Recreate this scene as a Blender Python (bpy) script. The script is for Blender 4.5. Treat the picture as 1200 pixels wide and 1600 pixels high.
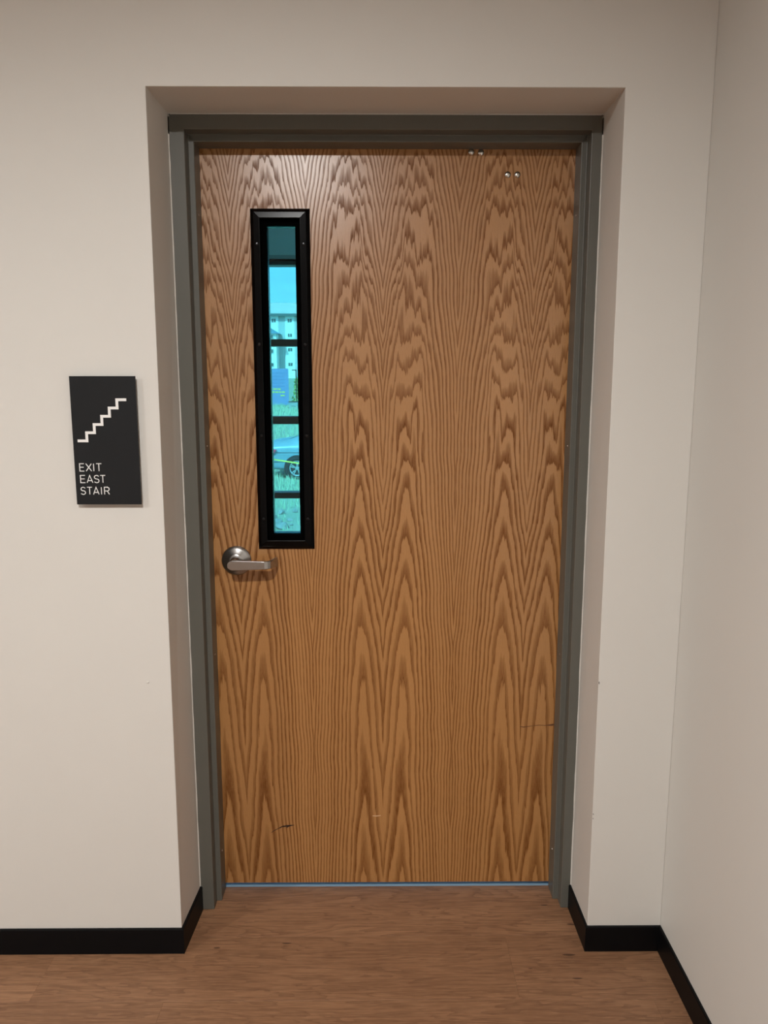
import bpy, bmesh, math, random
from mathutils import Vector, Matrix

# ------------------------------------------------------------------ scene, camera, world, lights
sc = bpy.context.scene
COL = sc.collection
for o in list(bpy.data.objects):
    bpy.data.objects.remove(o, do_unlink=True)
random.seed(7)

sc.view_settings.view_transform = 'Standard'
sc.view_settings.look = 'None'
sc.view_settings.gamma = 1.0
sc.view_settings.use_curve_mapping = False
sc.view_settings.exposure = 0.0

cam = bpy.data.cameras.new('camera')
cam_o = bpy.data.objects.new('camera', cam)
COL.objects.link(cam_o)
cam.sensor_fit = 'VERTICAL'
cam.sensor_height = 24.0
cam.lens = 24.0 * 1223.1 / 1600.0
cam.clip_start = 0.02
cam.clip_end = 2000
cam_o.location = (-0.0252, -1.8935, 1.5157)
cam_o.rotation_euler = (math.pi / 2 - 0.1639, 0.0, -0.0076)
sc.camera = cam_o

world = bpy.data.worlds.new('daylight_sky')
sc.world = world
world.use_nodes = True
wt = world.node_tree
wt.nodes.clear()
w_out = wt.nodes.new('ShaderNodeOutputWorld')
w_bg = wt.nodes.new('ShaderNodeBackground')
w_sky = wt.nodes.new('ShaderNodeTexSky')
w_sky.sky_type = 'NISHITA'
w_sky.sun_disc = False
w_sky.sun_elevation = math.radians(48)
w_sky.sun_rotation = math.radians(200)
w_sky.air_density = 1.0
w_sky.dust_density = 1.5
w_sky.ozone_density = 1.5
w_co = wt.nodes.new('ShaderNodeTexCoord')
w_map = wt.nodes.new('ShaderNodeMapping')
w_map.inputs['Scale'].default_value = (2.0, 2.0, 22.0)
w_no = wt.nodes.new('ShaderNodeTexNoise')
w_no.inputs['Scale'].default_value = 2.2
w_no.inputs['Detail'].default_value = 5
w_ramp = wt.nodes.new('ShaderNodeMapRange')
w_ramp.inputs['From Min'].default_value = 0.42
w_ramp.inputs['From Max'].default_value = 0.72
w_ramp.inputs['To Max'].default_value = 0.45
w_mix = wt.nodes.new('ShaderNodeMix')
w_mix.data_type = 'RGBA'
w_mix.inputs['B'].default_value = (2.6, 3.6, 4.4, 1)
wt.links.new(w_co.outputs['Generated'], w_map.inputs['Vector'])
wt.links.new(w_map.outputs['Vector'], w_no.inputs['Vector'])
wt.links.new(w_no.outputs['Fac'], w_ramp.inputs['Value'])
wt.links.new(w_ramp.outputs['Result'], w_mix.inputs['Factor'])
wt.links.new(w_sky.outputs['Color'], w_mix.inputs['A'])
w_wb = wt.nodes.new('ShaderNodeMix')           # camera balanced for warm lamps: daylight reads blue
w_wb.data_type = 'RGBA'
w_wb.blend_type = 'MULTIPLY'
w_wb.inputs['Factor'].default_value = 1.0
w_wb.inputs['B'].default_value = (0.55, 0.82, 1.0, 1)
wt.links.new(w_mix.outputs['Result'], w_wb.inputs['A'])
wt.links.new(w_wb.outputs['Result'], w_bg.inputs['Color'])
wt.links.new(w_bg.outputs['Background'], w_out.inputs['Surface'])
w_bg.inputs['Strength'].default_value = 0.54

sun = bpy.data.lights.new('sun', 'SUN')
sun.energy = 9.5
sun.angle = math.radians(1.0)
sun.color = (0.62, 0.86, 1.0)
sun_o = bpy.data.objects.new('sun', sun)
COL.objects.link(sun_o)
sun_o.rotation_euler = (math.radians(44), 0, math.radians(-22))   # high, shining away from the building onto the far things

CEIL = 2.74
LIGHTS = [(-0.44, -2.05, 66.0), (-2.55, -2.05, 40.0), (-4.60, -2.05, 48.0)]  # the last one is an unseen lamp added for fill
for lx, ly, pw in LIGHTS:
    l = bpy.data.lights.new('ceiling_light_source', 'AREA')
    l.shape = 'DISK'
    l.size = 0.15
    l.energy = pw
    l.spread = math.radians(168)       # shallow recess: the highest angles are cut off
    l.color = (1.0, 0.99, 0.965)
    lo = bpy.data.objects.new('ceiling_light_source', l)
    COL.objects.link(lo)
    lo.location = (lx, ly, CEIL - 0.026)

# ------------------------------------------------------------------ helpers
def link(name, me, mat=None, parent=None):
    o = bpy.data.objects.new(name, me)
    COL.objects.link(o)
    if mat is not None and me is not None:
        me.materials.clear()
        me.materials.append(mat)
    if parent is not None:
        o.parent = parent
    return o

def obj(name, bm, mat, parent=None, smooth=False, bevel=0.0, seg=2):
    bmesh.ops.recalc_face_normals(bm, faces=bm.faces[:])
    me = bpy.data.meshes.new(name)
    if smooth:
        for f in bm.faces:
            f.smooth = True
    bm.to_mesh(me)
    bm.free()
    o = link(name, me, mat, parent)
    if bevel:
        m = o.modifiers.new('bevel', 'BEVEL')
        m.width = bevel
        m.segments = seg
        m.limit_method = 'ANGLE'
        m.angle_limit = math.radians(35)
    return o

def empty(name, loc=(0, 0, 0), rot=(0, 0, 0), parent=None):
    o = bpy.data.objects.new(name, None)
    o.empty_display_size = 0.05
    COL.objects.link(o)
    o.location = loc
    o.rotation_euler = rot
    if parent is not None:
        o.parent = parent
    return o

def tag(o, label, cat, group=None):
    o['label'] = label
    o['category'] = cat
    if group:
        o['group'] = group
    return o

def struct(o, label=None, cat=None):
    o['kind'] = 'structure'
    if label:
        o['label'] = label
    if cat:
        o['category'] = cat
    return o

def hexa(bm, v):
    """v: 8 points, bottom ring 0-3 then top ring 4-7"""
    vs = [bm.verts.new(p) for p in v]
    for f in ((0, 1, 2, 3), (4, 5, 6, 7), (0, 1, 5, 4), (1, 2, 6, 5), (2, 3, 7, 6), (3, 0, 4, 7)):
        bm.faces.new([vs[i] for i in f])
    return vs

def box(bm, x0, x1, y0, y1, z0, z1):
    return hexa(bm, [(x0, y0, z0), (x1, y0, z0), (x1, y1, z0), (x0, y1, z0),
                     (x0, y0, z1), (x1, y0, z1), (x1, y1, z1), (x0, y1, z1)])

def boxo(name, x0, x1, y0, y1, z0, z1, mat, parent=None, bevel=0.0):
    bm = bmesh.new()
    box(bm, x0, x1, y0, y1, z0, z1)
    return obj(name, bm, mat, parent, bevel=bevel)

def lathe(bm, prof, n=32, M=None):
    """prof: list of (radius, height) revolved about local Z, M to place it"""
    M = M or Matrix.Identity(4)
    rings = []
    for r, h in prof:
        if r < 1e-6:
            rings.append([bm.verts.new(M @ Vector((0, 0, h)))])
        else:
            rings.append([bm.verts.new(M @ Vector((r * math.cos(2 * math.pi * i / n), r * math.sin(2 * math.pi * i / n), h))) for i in range(n)])
    for a, b in zip(rings, rings[1:]):
        for i in range(n):
            j = (i + 1) % n
            if len(a) == 1 and len(b) == 1:
                continue
            if len(a) == 1:
                bm.faces.new((a[0], b[i], b[j]))
            elif len(b) == 1:
                bm.faces.new((a[i], a[j], b[0]))
            else:
                bm.faces.new((a[i], a[j], b[j], b[i]))
    return rings

def loft(bm, rings, cap=True, closed=True):
    R = [[bm.verts.new(p) for p in r] for r in rings]
    n = len(R[0])
    for a, b in zip(R, R[1:]):
        for i in range(n if closed else n - 1):
            j = (i + 1) % n
            bm.faces.new((a[i], a[j], b[j], b[i]))
    if cap and closed:
        bm.faces.new(R[0])
        bm.faces.new(R[-1])
    return R

FACE_CAM = Matrix.Rotation(math.pi / 2, 4, 'X')    # local +Z -> world -Y (towards the viewer)

# ------------------------------------------------------------------ node helper
class NT:
    def __init__(self, name):
        self.m = bpy.data.materials.new(name)
        self.m.use_nodes = True
        self.t = self.m.node_tree
        self.t.nodes.clear()
        self.out = self.t.nodes.new('ShaderNodeOutputMaterial')
        self.b = self.t.nodes.new('ShaderNodeBsdfPrincipled')
        self.t.links.new(self.b.outputs[0], self.out.inputs[0])

    def put(self, sock, v):
        if v is None:
            return
        if isinstance(v, bpy.types.NodeSocket):
            self.t.links.new(v, sock)
        else:
            if isinstance(v, (tuple, list)) and len(v) == 3 and sock.type == 'RGBA':
                v = (*v, 1)
            sock.default_value = v

    def math(self, op, a, b=None, c=None, clamp=False):
        n = self.t.nodes.new('ShaderNodeMath')
        n.operation = op
        n.use_clamp = clamp
        self.put(n.inputs[0], a)
        self.put(n.inputs[1], b)
        self.put(n.inputs[2], c)
        return n.outputs[0]

    def add(self, a, b): return self.math('ADD', a, b)
    def sub(self, a, b): return self.math('SUBTRACT', a, b)
    def mul(self, a, b): return self.math('MULTIPLY', a, b)

    def coord(self, which='Object'):
        n = self.t.nodes.new('ShaderNodeTexCoord')
        return n.outputs[which]

    def sep(self, v):
        n = self.t.nodes.new('ShaderNodeSeparateXYZ')
        self.put(n.inputs[0], v)
        return n.outputs

    def comb(self, x=0.0, y=0.0, z=0.0):
        n = self.t.nodes.new('ShaderNodeCombineXYZ')
        self.put(n.inputs[0], x)
        self.put(n.inputs[1], y)
        self.put(n.inputs[2], z)
        return n.outputs[0]

    def noise(self, vec, scale=1.0, detail=2.0, rough=0.5, dist=0.0):
        n = self.t.nodes.new('ShaderNodeTexNoise')
        self.put(n.inputs['Vector'], vec)
        n.inputs['Scale'].default_value = scale
        n.inputs['Detail'].default_value = detail
        n.inputs['Roughness'].default_value = rough
        n.inputs['Distortion'].default_value = dist
        return n.outputs['Fac']

    def white(self, v):
        n = self.t.nodes.new('ShaderNodeTexWhiteNoise')
        n.noise_dimensions = '1D'
        self.put(n.inputs['W'], v)
        return n.outputs['Value']

    def rng(self, v, a, b, c=0.0, d=1.0, smooth=False):
        n = self.t.nodes.new('ShaderNodeMapRange')
        n.interpolation_type = 'SMOOTHSTEP' if smooth else 'LINEAR'
        self.put(n.inputs['Value'], v)
        self.put(n.inputs['From Min'], a)
        self.put(n.inputs['From Max'], b)
        self.put(n.inputs['To Min'], c)
        self.put(n.inputs['To Max'], d)
        return n.outputs['Result']

    def mix(self, f, a, b, mode='MIX'):
        n = self.t.nodes.new('ShaderNodeMix')
        n.data_type = 'RGBA'
        n.blend_type = mode
        self.put(n.inputs['Factor'], f)
        self.put(n.inputs['A'], a)
        self.put(n.inputs['B'], b)
        return n.outputs['Result']

    def curve(self, v, pts):
        n = self.t.nodes.new('ShaderNodeFloatCurve')
        c = n.mapping.curves[0]
        while len(c.points) > 2:
            c.points.remove(c.points[-1])
        c.points[0].location = pts[0]
        c.points[1].location = pts[-1]
        for p in pts[1:-1]:
            c.points.new(*p)
        n.mapping.update()
        self.put(n.inputs['Value'], v)
        n.inputs['Factor'].default_value = 1.0
        return n.outputs[0]

    def random(self):
        return self.t.nodes.new('ShaderNodeObjectInfo').outputs['Random']

    def bump(self, h, strength=0.2, dist=0.001):
        n = self.t.nodes.new('ShaderNodeBump')
        n.inputs['Strength'].default_value = strength
        n.inputs['Distance'].default_value = dist
        self.put(n.inputs['Height'], h)
        self.t.links.new(n.outputs[0], self.b.inputs['Normal'])

    def set(self, **k):
        for a, v in k.items():
            self.put(self.b.inputs[{'color': 'Base Color', 'rough': 'Roughness', 'metal': 'Metallic', 'spec': 'Specular IOR Level',
                                    'coat': 'Coat Weight', 'coat_rough': 'Coat Roughness', 'aniso': 'Anisotropic'}[a]], v)
        return self.m

def paint(name, color, rough=0.5, var=0.04, scale=8.0, bumpscale=None, bstr=0.1, metal=0.0, spec=0.5):
    n = NT(name)
    co = n.coord()
    f = n.noise(co, scale, 3)
    dark = tuple(c * (1 - var) for c in color)
    lite = tuple(min(1, c * (1 + var)) for c in color)
    n.set(color=n.mix(f, dark, lite), rough=rough, metal=metal, spec=spec)
    if bumpscale:
        n.bump(n.noise(co, bumpscale, 2), bstr, 0.001)
    return n.m

# ------------------------------------------------------------------ materials
M_wall = paint('wall_paint', (0.645, 0.622, 0.580), 0.55, 0.015, 5.0, 260.0, 0.10)
M_ceil = paint('ceiling_paint', (0.78, 0.76, 0.72), 0.8, 0.01)
M_frame = paint('grey_frame_enamel', (0.116, 0.113, 0.096), 0.40, 0.03, 14.0, 420.0, 0.05, spec=0.4)
M_base = paint('black_vinyl_base', (0.0035, 0.0035, 0.004), 0.45, 0.1, 20.0, 300.0, 0.04, spec=0.12)
M_caulk = paint('white_caulk', (0.62, 0.59, 0.54), 0.5, 0.05, 40.0)
M_black = paint('black_powder_coat', (0.0010, 0.0010, 0.0012), 0.22, 0.05, 30.0, 900.0, 0.03, spec=0.13)
M_steel = paint('satin_nickel', (0.42, 0.41, 0.40), 0.27, 0.06, 60.0, metal=1.0)
M_chrome = paint('bright_steel', (0.62, 0.60, 0.56), 0.22, 0.05, 60.0, metal=1.0)
M_gasket = paint('black_gasket', (0.001, 0.001, 0.001), 0.9, 0.05, 30.0, spec=0.02)
M_screw = paint('black_oxide_screw', (0.035, 0.035, 0.037), 0.22, 0.05, 30.0, metal=1.0)
M_signblack = paint('charcoal_sign_plastic', (0.0150, 0.0155, 0.0165), 0.55, 0.05, 30.0, spec=0.15)
M_signwhite = paint('white_sign_plastic', (0.80, 0.79, 0.77), 0.5, 0.02, 30.0)
M_darkmark = paint('dark_scuff', (0.035, 0.014, 0.008), 0.7, 0.3, 300.0)
M_brownmark = paint('brown_gouge', (0.13, 0.050, 0.018), 0.7, 0.3, 200.0)
M_lightmark = paint('pale_scratch', (0.75, 0.52, 0.33), 0.7, 0.2, 200.0)
M_chip = paint('drywall_chip', (0.16, 0.15, 0.14), 0.8, 0.4, 200.0)
M_concrete = paint('landing_concrete', (0.26, 0.38, 0.47), 0.45, 0.06, 3.0)
M_stairwall = paint('stair_wall_paint', (0.78, 0.84, 0.86), 0.6, 0.02)
M_mullion = paint('dark_bronze_mullion', (0.02, 0.022, 0.024), 0.4, 0.05)
M_mtrim = paint('window_head_trim', (0.45, 0.46, 0.46), 0.5, 0.03)

def thin_glass(name, tint, fac=0.06):
    m = bpy.data.materials.new(name)
    m.use_nodes = True
    t = m.node_tree
    t.nodes.clear()
    out = t.nodes.new('ShaderNodeOutputMaterial')
    tr = t.nodes.new('ShaderNodeBsdfTransparent')
    tr.inputs[0].default_value = (*tint, 1)
    gl = t.nodes.new('ShaderNodeBsdfGlossy')
    gl.inputs['Roughness'].default_value = 0.02
    lw = t.nodes.new('ShaderNodeFresnel')
    lw.inputs['IOR'].default_value = 1.45
    mx = t.nodes.new('ShaderNodeMixShader')
    t.links.new(lw.outputs[0], mx.inputs[0])
    t.links.new(tr.outputs[0], mx.inputs[1])
    t.links.new(gl.outputs[0], mx.inputs[2])
    t.links.new(mx.outputs[0], out.inputs[0])
    return m

M_glass = thin_glass('teal_tinted_fire_glass', (0.40, 0.66, 0.64))
M_pane = thin_glass('window_glass', (0.88, 0.97, 0.98))

# --- book-matched plain-sliced oak veneer (object space of the door leaf = world metres)
SEAM, LEAF, GN = -0.012, 0.2025, 11.5
def oak_veneer():
    n = NT('oak_veneer')
    x, y, z = n.sep(n.coord())[:3]
    xs = n.sub(x, SEAM)
    u = n.math('PINGPONG', xs, LEAF)                       # distance from the V seam, mirrored leaf to leaf
    leaf = n.math('FLOOR', n.math('DIVIDE', xs, LEAF))
    lw = n.mul(leaf, 0.05)                                 # neighbouring leaves drift a little
    zt = n.math('DIVIDE', z, 2.2, clamp=True)
    uc = n.curve(zt, [(0.0, 0.29), (0.2, 0.30), (0.4, 0.305), (0.6, 0.33), (0.75, 0.37), (0.88, 0.40), (1.0, 0.41)])
    uc = n.mul(uc, LEAF)
    wob = n.sub(n.noise(n.comb(lw, 3.3, n.mul(z, 3.0)), 1.0, 2), 0.5)
    uc = n.add(uc, n.mul(wob, 0.02))
    # the flanks bend slowly from side to side
    bend = n.sub(n.noise(n.comb(n.mul(u, 9.0), n.add(lw, 4.4), n.mul(z, 5.0)), 1.0, 2, 0.5), 0.5)
    du = n.add(n.sub(u, uc), n.mul(bend, 0.018))
    ad = n.math('SQRT', n.add(n.mul(du, du), 0.00003))
    ap = n.sub(ad, n.rng(z, 1.10, 1.65, 0.0, 0.025, True))
    ap = n.mul(n.add(ap, n.math('SQRT', n.add(n.mul(ap, ap), 0.00004))), 0.5)   # a broad flat heart in the upper half
    far = n.rng(du, -0.008, 0.008, 0.0, 1.0, True)         # towards the quarter the rings run tighter than towards the V seam
    near = n.rng(z, 0.35, 1.65, 0.60, 1.30, True)
    G = n.mul(n.math('POWER', n.math('DIVIDE', ap, 0.132), 1.38), n.mul(GN, n.add(far, n.mul(near, n.sub(1.0, far)))))
    tips = [0.0144, 0.0932, 0.339, 0.7197, 0.8694, 1.0103, 1.1283, 1.2442, 1.321, 1.4372, 1.4997, 1.5514, 1.6026, 1.6484, 1.7156, 1.8036, 1.8561, 1.9455, 1.9937, 2.0335, 2.0811, 2.1157]
    H = n.curve(zt, [(0.0, 0.55 / 25)] + [(t / 2.2, ((i if i else 0.6)) / 25) for i, t in enumerate(tips)] + [(1.0, 22.6 / 25)])
    H = n.mul(n.add(n.math('MINIMUM', H, 9.0 / 25), n.mul(n.math('MAXIMUM', n.sub(H, 9.0 / 25), 0.0), 0.82)), 25.0)
    up = n.rng(z, 1.05, 1.70, 0.16, 1.0, True)             # the upper half of the flitch is wilder
    cen = n.rng(ad, 0.032, 0.085, 1.0, 0.10, True)         # and the figure wobbles most along the heart
    n1 = n.sub(n.noise(n.comb(n.mul(u, 30.0), n.add(lw, 2.3), n.mul(z, 3.2)), 1.0, 1.0, 0.5), 0.5)
    n2 = n.sub(n.noise(n.comb(n.mul(u, 95.0), n.add(lw, 8.1), n.mul(z, 5.5)), 1.0, 1, 0.5), 0.5)
    n3 = n.sub(n.noise(n.comb(n.mul(x, 380.0), 2.0, n.mul(z, 12.0)), 1.0, 2, 0.6), 0.5)
    R = n.add(G, H)
    R = n.add(R, n.mul(n.mul(n1, up), n.mul(cen, 4.0)))
    R = n.add(R, n.mul(n.mul(n2, n.rng(up, 0.16, 1.0, 0.35, 1.0)), n.mul(n.add(cen, 0.10), 1.3)))
    R = n.add(R, n.mul(n.mul(n3, n.add(cen, 0.10)), n.rng(up, 0.16, 1.0, 0.30, 0.50)))
    t = n.math('FRACT', R)
    idx = n.math('FLOOR', R)
    rv = n.white(n.add(idx, 0.37))
    wdt = n.rng(rv, 0.0, 1.0, 0.34, 0.62)
    d = n.math('SUBTRACT', 1.0, n.math('DIVIDE', t, wdt), clamp=True)
    d = n.math('POWER', d, 0.50)
    d = n.math('MAXIMUM', d, n.rng(t, 0.93, 1.0, 0.0, 1.0, True))
    rv2 = n.white(n.add(idx, 5.91))
    d = n.mul(d, n.rng(rv2, 0.0, 1.0, 0.70, 1.0))
    # pores: short dark dashes along the grain, and silky fibre
    fib = n.noise(n.comb(n.mul(x, 900.0), 5.0, n.mul(z, 15.0)), 1.0, 3, 0.6)
    por = n.rng(n.noise(n.comb(n.mul(x, 1300.0), 9.0, n.mul(z, 60.0)), 1.0, 1, 0.5), 0.58, 0.72, 0.0, 1.0)
    big = n.noise(n.comb(n.mul(x, 7.0), 1.0, n.mul(z, 1.6)), 1.0, 2)
    d = n.mul(d, n.rng(n.noise(n.comb(n.mul(x, 700.0), 6.0, n.mul(z, 34.0)), 1.0, 2, 0.6), 0.30, 0.62, 0.55, 1.08))
    light = n.mix(big, (0.405, 0.190, 0.058), (0.480, 0.235, 0.078))
    col = n.mix(n.math('MINIMUM', n.mul(d, 1.05), 1.0), light, (0.150, 0.047, 0.007))
    col = n.mix(n.rng(fib, 0.3, 0.7, 0.0, 0.34), col, n.mix(1.0, col, (0.66, 0.58, 0.50), 'MULTIPLY'))
    col = n.mix(n.mul(por, 0.32), col, (0.20, 0.08, 0.025))
    n.set(color=col, rough=n.rng(d, 0.0, 1.0, 0.40, 0.55), spec=n.rng(d, 0.0, 1.0, 0.5, 0.15), coat=n.rng(d, 0.1, 0.8, 0.95, 0.10), coat_rough=0.26)
    n.bump(n.sub(n.mul(fib, 0.6), n.mul(d, 0.5)), 0.10, 0.0006)
    return n.m
M_oak = oak_veneer()

def oak_edge():
    n = NT('door_edge_wood')
    c = n.sep(n.coord())
    f = n.noise(n.comb(n.mul(c[0], 200.0), n.mul(c[1], 200.0), n.mul(c[2], 6.0)), 1.0, 3)
    return n.set(color=n.mix(f, (0.22, 0.10, 0.04), (0.38, 0.20, 0.09)), rough=0.5)
M_edge = oak_edge()

def floor_plank_mat():
    n = NT('vinyl_oak_plank')
    co = n.sep(n.coord())
    r = n.random()
    ox = n.add(co[0], n.mul(r, 17.0))
    oy = n.add(co[1], n.mul(r, 5.0))
    w1 = n.noise(n.comb(n.mul(ox, 2.2), n.mul(oy, 16.0), r), 1.0, 3, 0.55, 0.6)
    rings = n.math('FRACT', n.add(n.mul(w1, 9.0), n.mul(oy, 26.0)))
    line = n.math('POWER', n.math('SUBTRACT', 1.0, n.mul(rings, 1.6), clamp=True), 1.5)
    fib = n.noise(n.comb(n.mul(ox, 7.0), n.mul(oy, 210.0), 0.0), 1.0, 4, 0.65)
    fin = n.noise(n.comb(n.mul(ox, 22.0), n.mul(oy, 520.0), 3.0), 1.0, 2, 0.6)
    blo = n.noise(n.comb(n.mul(ox, 3.0), n.mul(oy, 9.0), 4.0), 1.0, 3)
    kn = n.rng(n.noise(n.comb(n.mul(ox, 16.0), n.mul(oy, 60.0), 7.0), 1.0, 0), 0.83, 0.86, 0.0, 1.0, True)
    base = n.mix(r, (0.240, 0.121, 0.062), (0.350, 0.182, 0.095))
    col = n.mix(n.rng(blo, 0.35, 0.75, 0.0, 0.65), base, (0.170, 0.079, 0.039))
    col = n.mix(n.mul(line, 0.55), col, (0.110, 0.050, 0.025))
    col = n.mix(n.rng(fib, 0.44, 0.70, 0.0, 0.70), col, (0.115, 0.052, 0.025))
    col = n.mix(n.rng(fin, 0.52, 0.76, 0.0, 0.45), col, (0.42, 0.24, 0.135))
    col = n.mix(n.mul(kn, 0.8), col, (0.045, 0.020, 0.011))
    n.set(color=col, rough=n.rng(fib, 0.3, 0.7, 0.48, 0.58), spec=0.35)
    n.bump(fib, 0.12, 0.0006)
    return n.m
M_plank = floor_plank_mat()

# ------------------------------------------------------------------ fitted dimensions (metres)
DW = 0.1729           # depth of the drywall reveal: front of the door frame
DS = DW + 0.039       # front of the stop
DD = DW + 0.0994      # front of the door leaf
DT = 0.045            # leaf thickness
BACK = DD + 0.06      # stair-side face of the wall
OXL_T, OXL_B, OXR_T, OXR_B, OZT = -0.5465, -0.5535, 0.5340, 0.5370, 2.1720
FXL, FXR, FZT = -0.5427, 0.5346, 2.1700
IXL, IXR, IZT = -0.5040, 0.5067, 2.1335
SXL, SXR, SZT = -0.4894, 0.4918, 2.1155
WR = 0.7342
XL, YB = -6.0, -4.6   # far ends of the corridor
T = 0.15

# ------------------------------------------------------------------ corridor shell
bm = bmesh.new()
def OX(l, z):
    return (OXL_B + (OXL_T - OXL_B) * z / OZT) if l else (OXR_B + (OXR_T - OXR_B) * z / OZT)
P_ = {k: bm.verts.new(v) for k, v in dict(
    a=(XL, 0, 0), b=(OX(1, 0), 0, 0), c=(OX(1, OZT), 0, OZT), d=(OX(0, OZT), 0, OZT), e=(OX(0, 0), 0, 0), f=(WR, 0, 0), g=(WR, 0, OZT), h=(WR, 0, CEIL), i=(XL, 0, CEIL), j=(XL, 0, OZT),
    b2=(FXL, DW, 0), c2=(FXL, DW, FZT), d2=(FXR, DW, FZT), e2=(FXR, DW, 0), f2=(WR, DW, 0), h2=(WR, DW, CEIL), i2=(XL, DW, CEIL), a2=(XL, DW, 0), g2=(WR, DW, FZT), j2=(XL, DW, FZT),
    k=(OX(1, OZT), 0, CEIL), l=(OX(0, OZT), 0, CEIL), k2=(FXL, DW, CEIL), l2=(FXR, DW, CEIL)).items()}
for q in ('a b c j', 'e f g d', 'j c k i', 'c d l k', 'd g h l', 'b b2 c2 c', 'c c2 d2 d', 'd d2 e2 e', 'a2 b2 c2 j2', 'e2 f2 g2 d2', 'j2 c2 k2 i2', 'c2 d2 l2 k2', 'd2 g2 h2 l2',
          'a j j2 a2', 'j i i2 j2', 'f g g2 f2', 'g h h2 g2', 'i k k2 i2', 'k l l2 k2', 'l h h2 l2', 'a b b2 a2', 'e f f2 e2'):
    bm.faces.new([P_[t_] for t_ in q.split()])
box(bm, XL, FXL + 0.004, DW, BACK, 0, CEIL + 0.6)
box(bm, FXR - 0.004, WR + T, DW, BACK, 0, CEIL + 0.6)
box(bm, FXL + 0.004, FXR - 0.004, DW, BACK, FZT - 0.004, CEIL + 0.6)
wall_back = struct(obj('wall_back', bm, M_wall, bevel=0.0015), 'cream painted wall with deep drywall reveal around the door', 'wall')
struct(boxo('wall_right', WR, WR + T, YB, DW, 0, CEIL, M_wall), 'cream painted side wall meeting the door wall at right', 'wall')
struct(boxo('wall_left', XL - T, XL, YB, BACK, 0, CEIL, M_wall))
struct(boxo('wall_front', XL - T, WR + T, YB - T, YB, 0, CEIL, M_wall))
struct(boxo('ceiling', XL - T, WR + T, YB - T, 0.02, CEIL, CEIL + T, M_ceil))

# little chips and nubs in the paint
def blob(bm, c, rx, rz, th, n=9, seed=1):
    rr = random.Random(seed)
    f, b = [], []
    for i in range(n):
        a = 2 * math.pi * i / n
        k = 0.6 + 0.6 * rr.random()
        f.append((c[0] + rx * k * math.cos(a), c[1] - th, c[2] + rz * k * math.sin(a)))
    top = [bm.verts.new(p) for p in f]
    bot = [bm.verts.new((p[0], c[1] + 0.0002, p[2])) for p in f]
    bm.faces.new(top)
    for i in range(n):
        j = (i + 1) % n
        bm.faces.new((top[i], top[j], bot[j], bot[i]))

for (cx, cz, rx, rz, sd) in ((0.5385, 0.398, 0.0016, 0.0022, 3), (0.5385, 0.386, 0.0014, 0.0018, 4), (0.5375, 0.760, 0.0012, 0.004, 5)):
    bm = bmesh.new()
    blob(bm, (cx, 0.0, cz), rx, rz, 0.0004, seed=sd)
    obj('paint_chip', bm, M_chip, wall_back)
bm = bmesh.new()
blob(bm, (-0.6105, 0.0, 0.766), 0.004, 0.003, 0.0022, seed=8)
obj('plaster_nub', bm, M_wall, wall_back, bevel=0.0006)

# floor: subfloor slab with separate planks laid crosswise to the view
floor = struct(boxo('floor', XL, WR, YB, DD + 0.004, -0.03, -0.006, M_concrete), 'brown wood-look plank floor in front of the door', 'floor')
PL, PW, GAP = 1.2192, 0.2286, 0.0002
def plank_mesh(l, w):
    bm = bmesh.new()
    b = 0.00025
    r0 = [(0, 0, -0.006), (l, 0, -0.006), (l, w, -0.006), (0, w, -0.006)]
    r1 = [(0, 0, -b), (l, 0, -b), (l, w, -b), (0, w, -b)]
    r2 = [(b, b, 0), (l - b, b, 0), (l - b, w - b, 0), (b, w - b, 0)]
    loft(bm, [r0, r1, r2])
    bmesh.ops.recalc_face_normals(bm, faces=bm.faces[:])
    me = bpy.data.meshes.new('plank')
    bm.to_mesh(me)
    bm.free()
    me.materials.append(M_plank)
    return me
full_plank = plank_mesh(PL - GAP, PW - GAP)
row0 = -0.1705
offs = {0: 0.3262, 1: 0.62, -1: 0.66, -2: 0.05}
k = -1
rows = []
yy = row0 + PW
r = 1
while yy > YB:
    rows.append((r, yy))
    yy -= PW
    r -= 1
for r, yy in rows:
    w = PW
    y1 = min(yy + PW, DD + 0.004)
    w = y1 - yy
    seam = offs.get(r, (0.3262 + 0.41 * r) % PL)
    x = seam
    while x < WR:
        x += PL
    while x > max(XL, -3.7):
        x0, x1 = x - PL, min(x, WR)
        if abs(x1 - x) < 1e-6 and abs(w - PW) < 1e-6:
            me = full_plank
        else:
            me = plank_mesh(x1 - x0 - GAP, w - GAP)
        o = link('plank', me, None, floor)
        o.location = (x0, yy, 0)
        x -= PL
# threshold landing side of the floor continues flush (concrete landing, built below)

# baseboards: 73 mm black vinyl, eased top edge
BT, BH = 0.0065, 0.0735
def base_run(name, pts, label=None):
    """pts: wall-side polyline and room-side polyline pairs [(wx,wy,rx,ry), ...]"""
    bm = bmesh.new()
    rings = []
    for wx, wy, rx, ry in pts:
        mx, my = wx + (rx - wx) * 0.8, wy + (ry - wy) * 0.8
        rings.append([(wx, wy, 0), (rx, ry, 0), (rx, ry, BH - 0.003), (mx, my, BH), (wx, wy, BH)])
    loft(bm, rings)
    return struct(obj(name, bm, M_base), label, 'baseboard' if label else None)
xl, xr = OX(1, 0.03), OX(0, 0.03)
base_run('baseboard_left', [(XL, 0, XL, -BT), (xl, 0, xl + BT, -BT)], 'black vinyl baseboard under the wall sign')
base_run('baseboard_left_return', [(xl, 0, xl + BT, -BT), (FXL, DW, FXL + BT, DW)], 'short black baseboard in the reveal on the handle side')
base_run('baseboard_right_return', [(xr, 0, xr - BT, -BT), (FXR, DW, FXR - BT, DW)], 'short black baseboard in the reveal on the hinge side')
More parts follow.
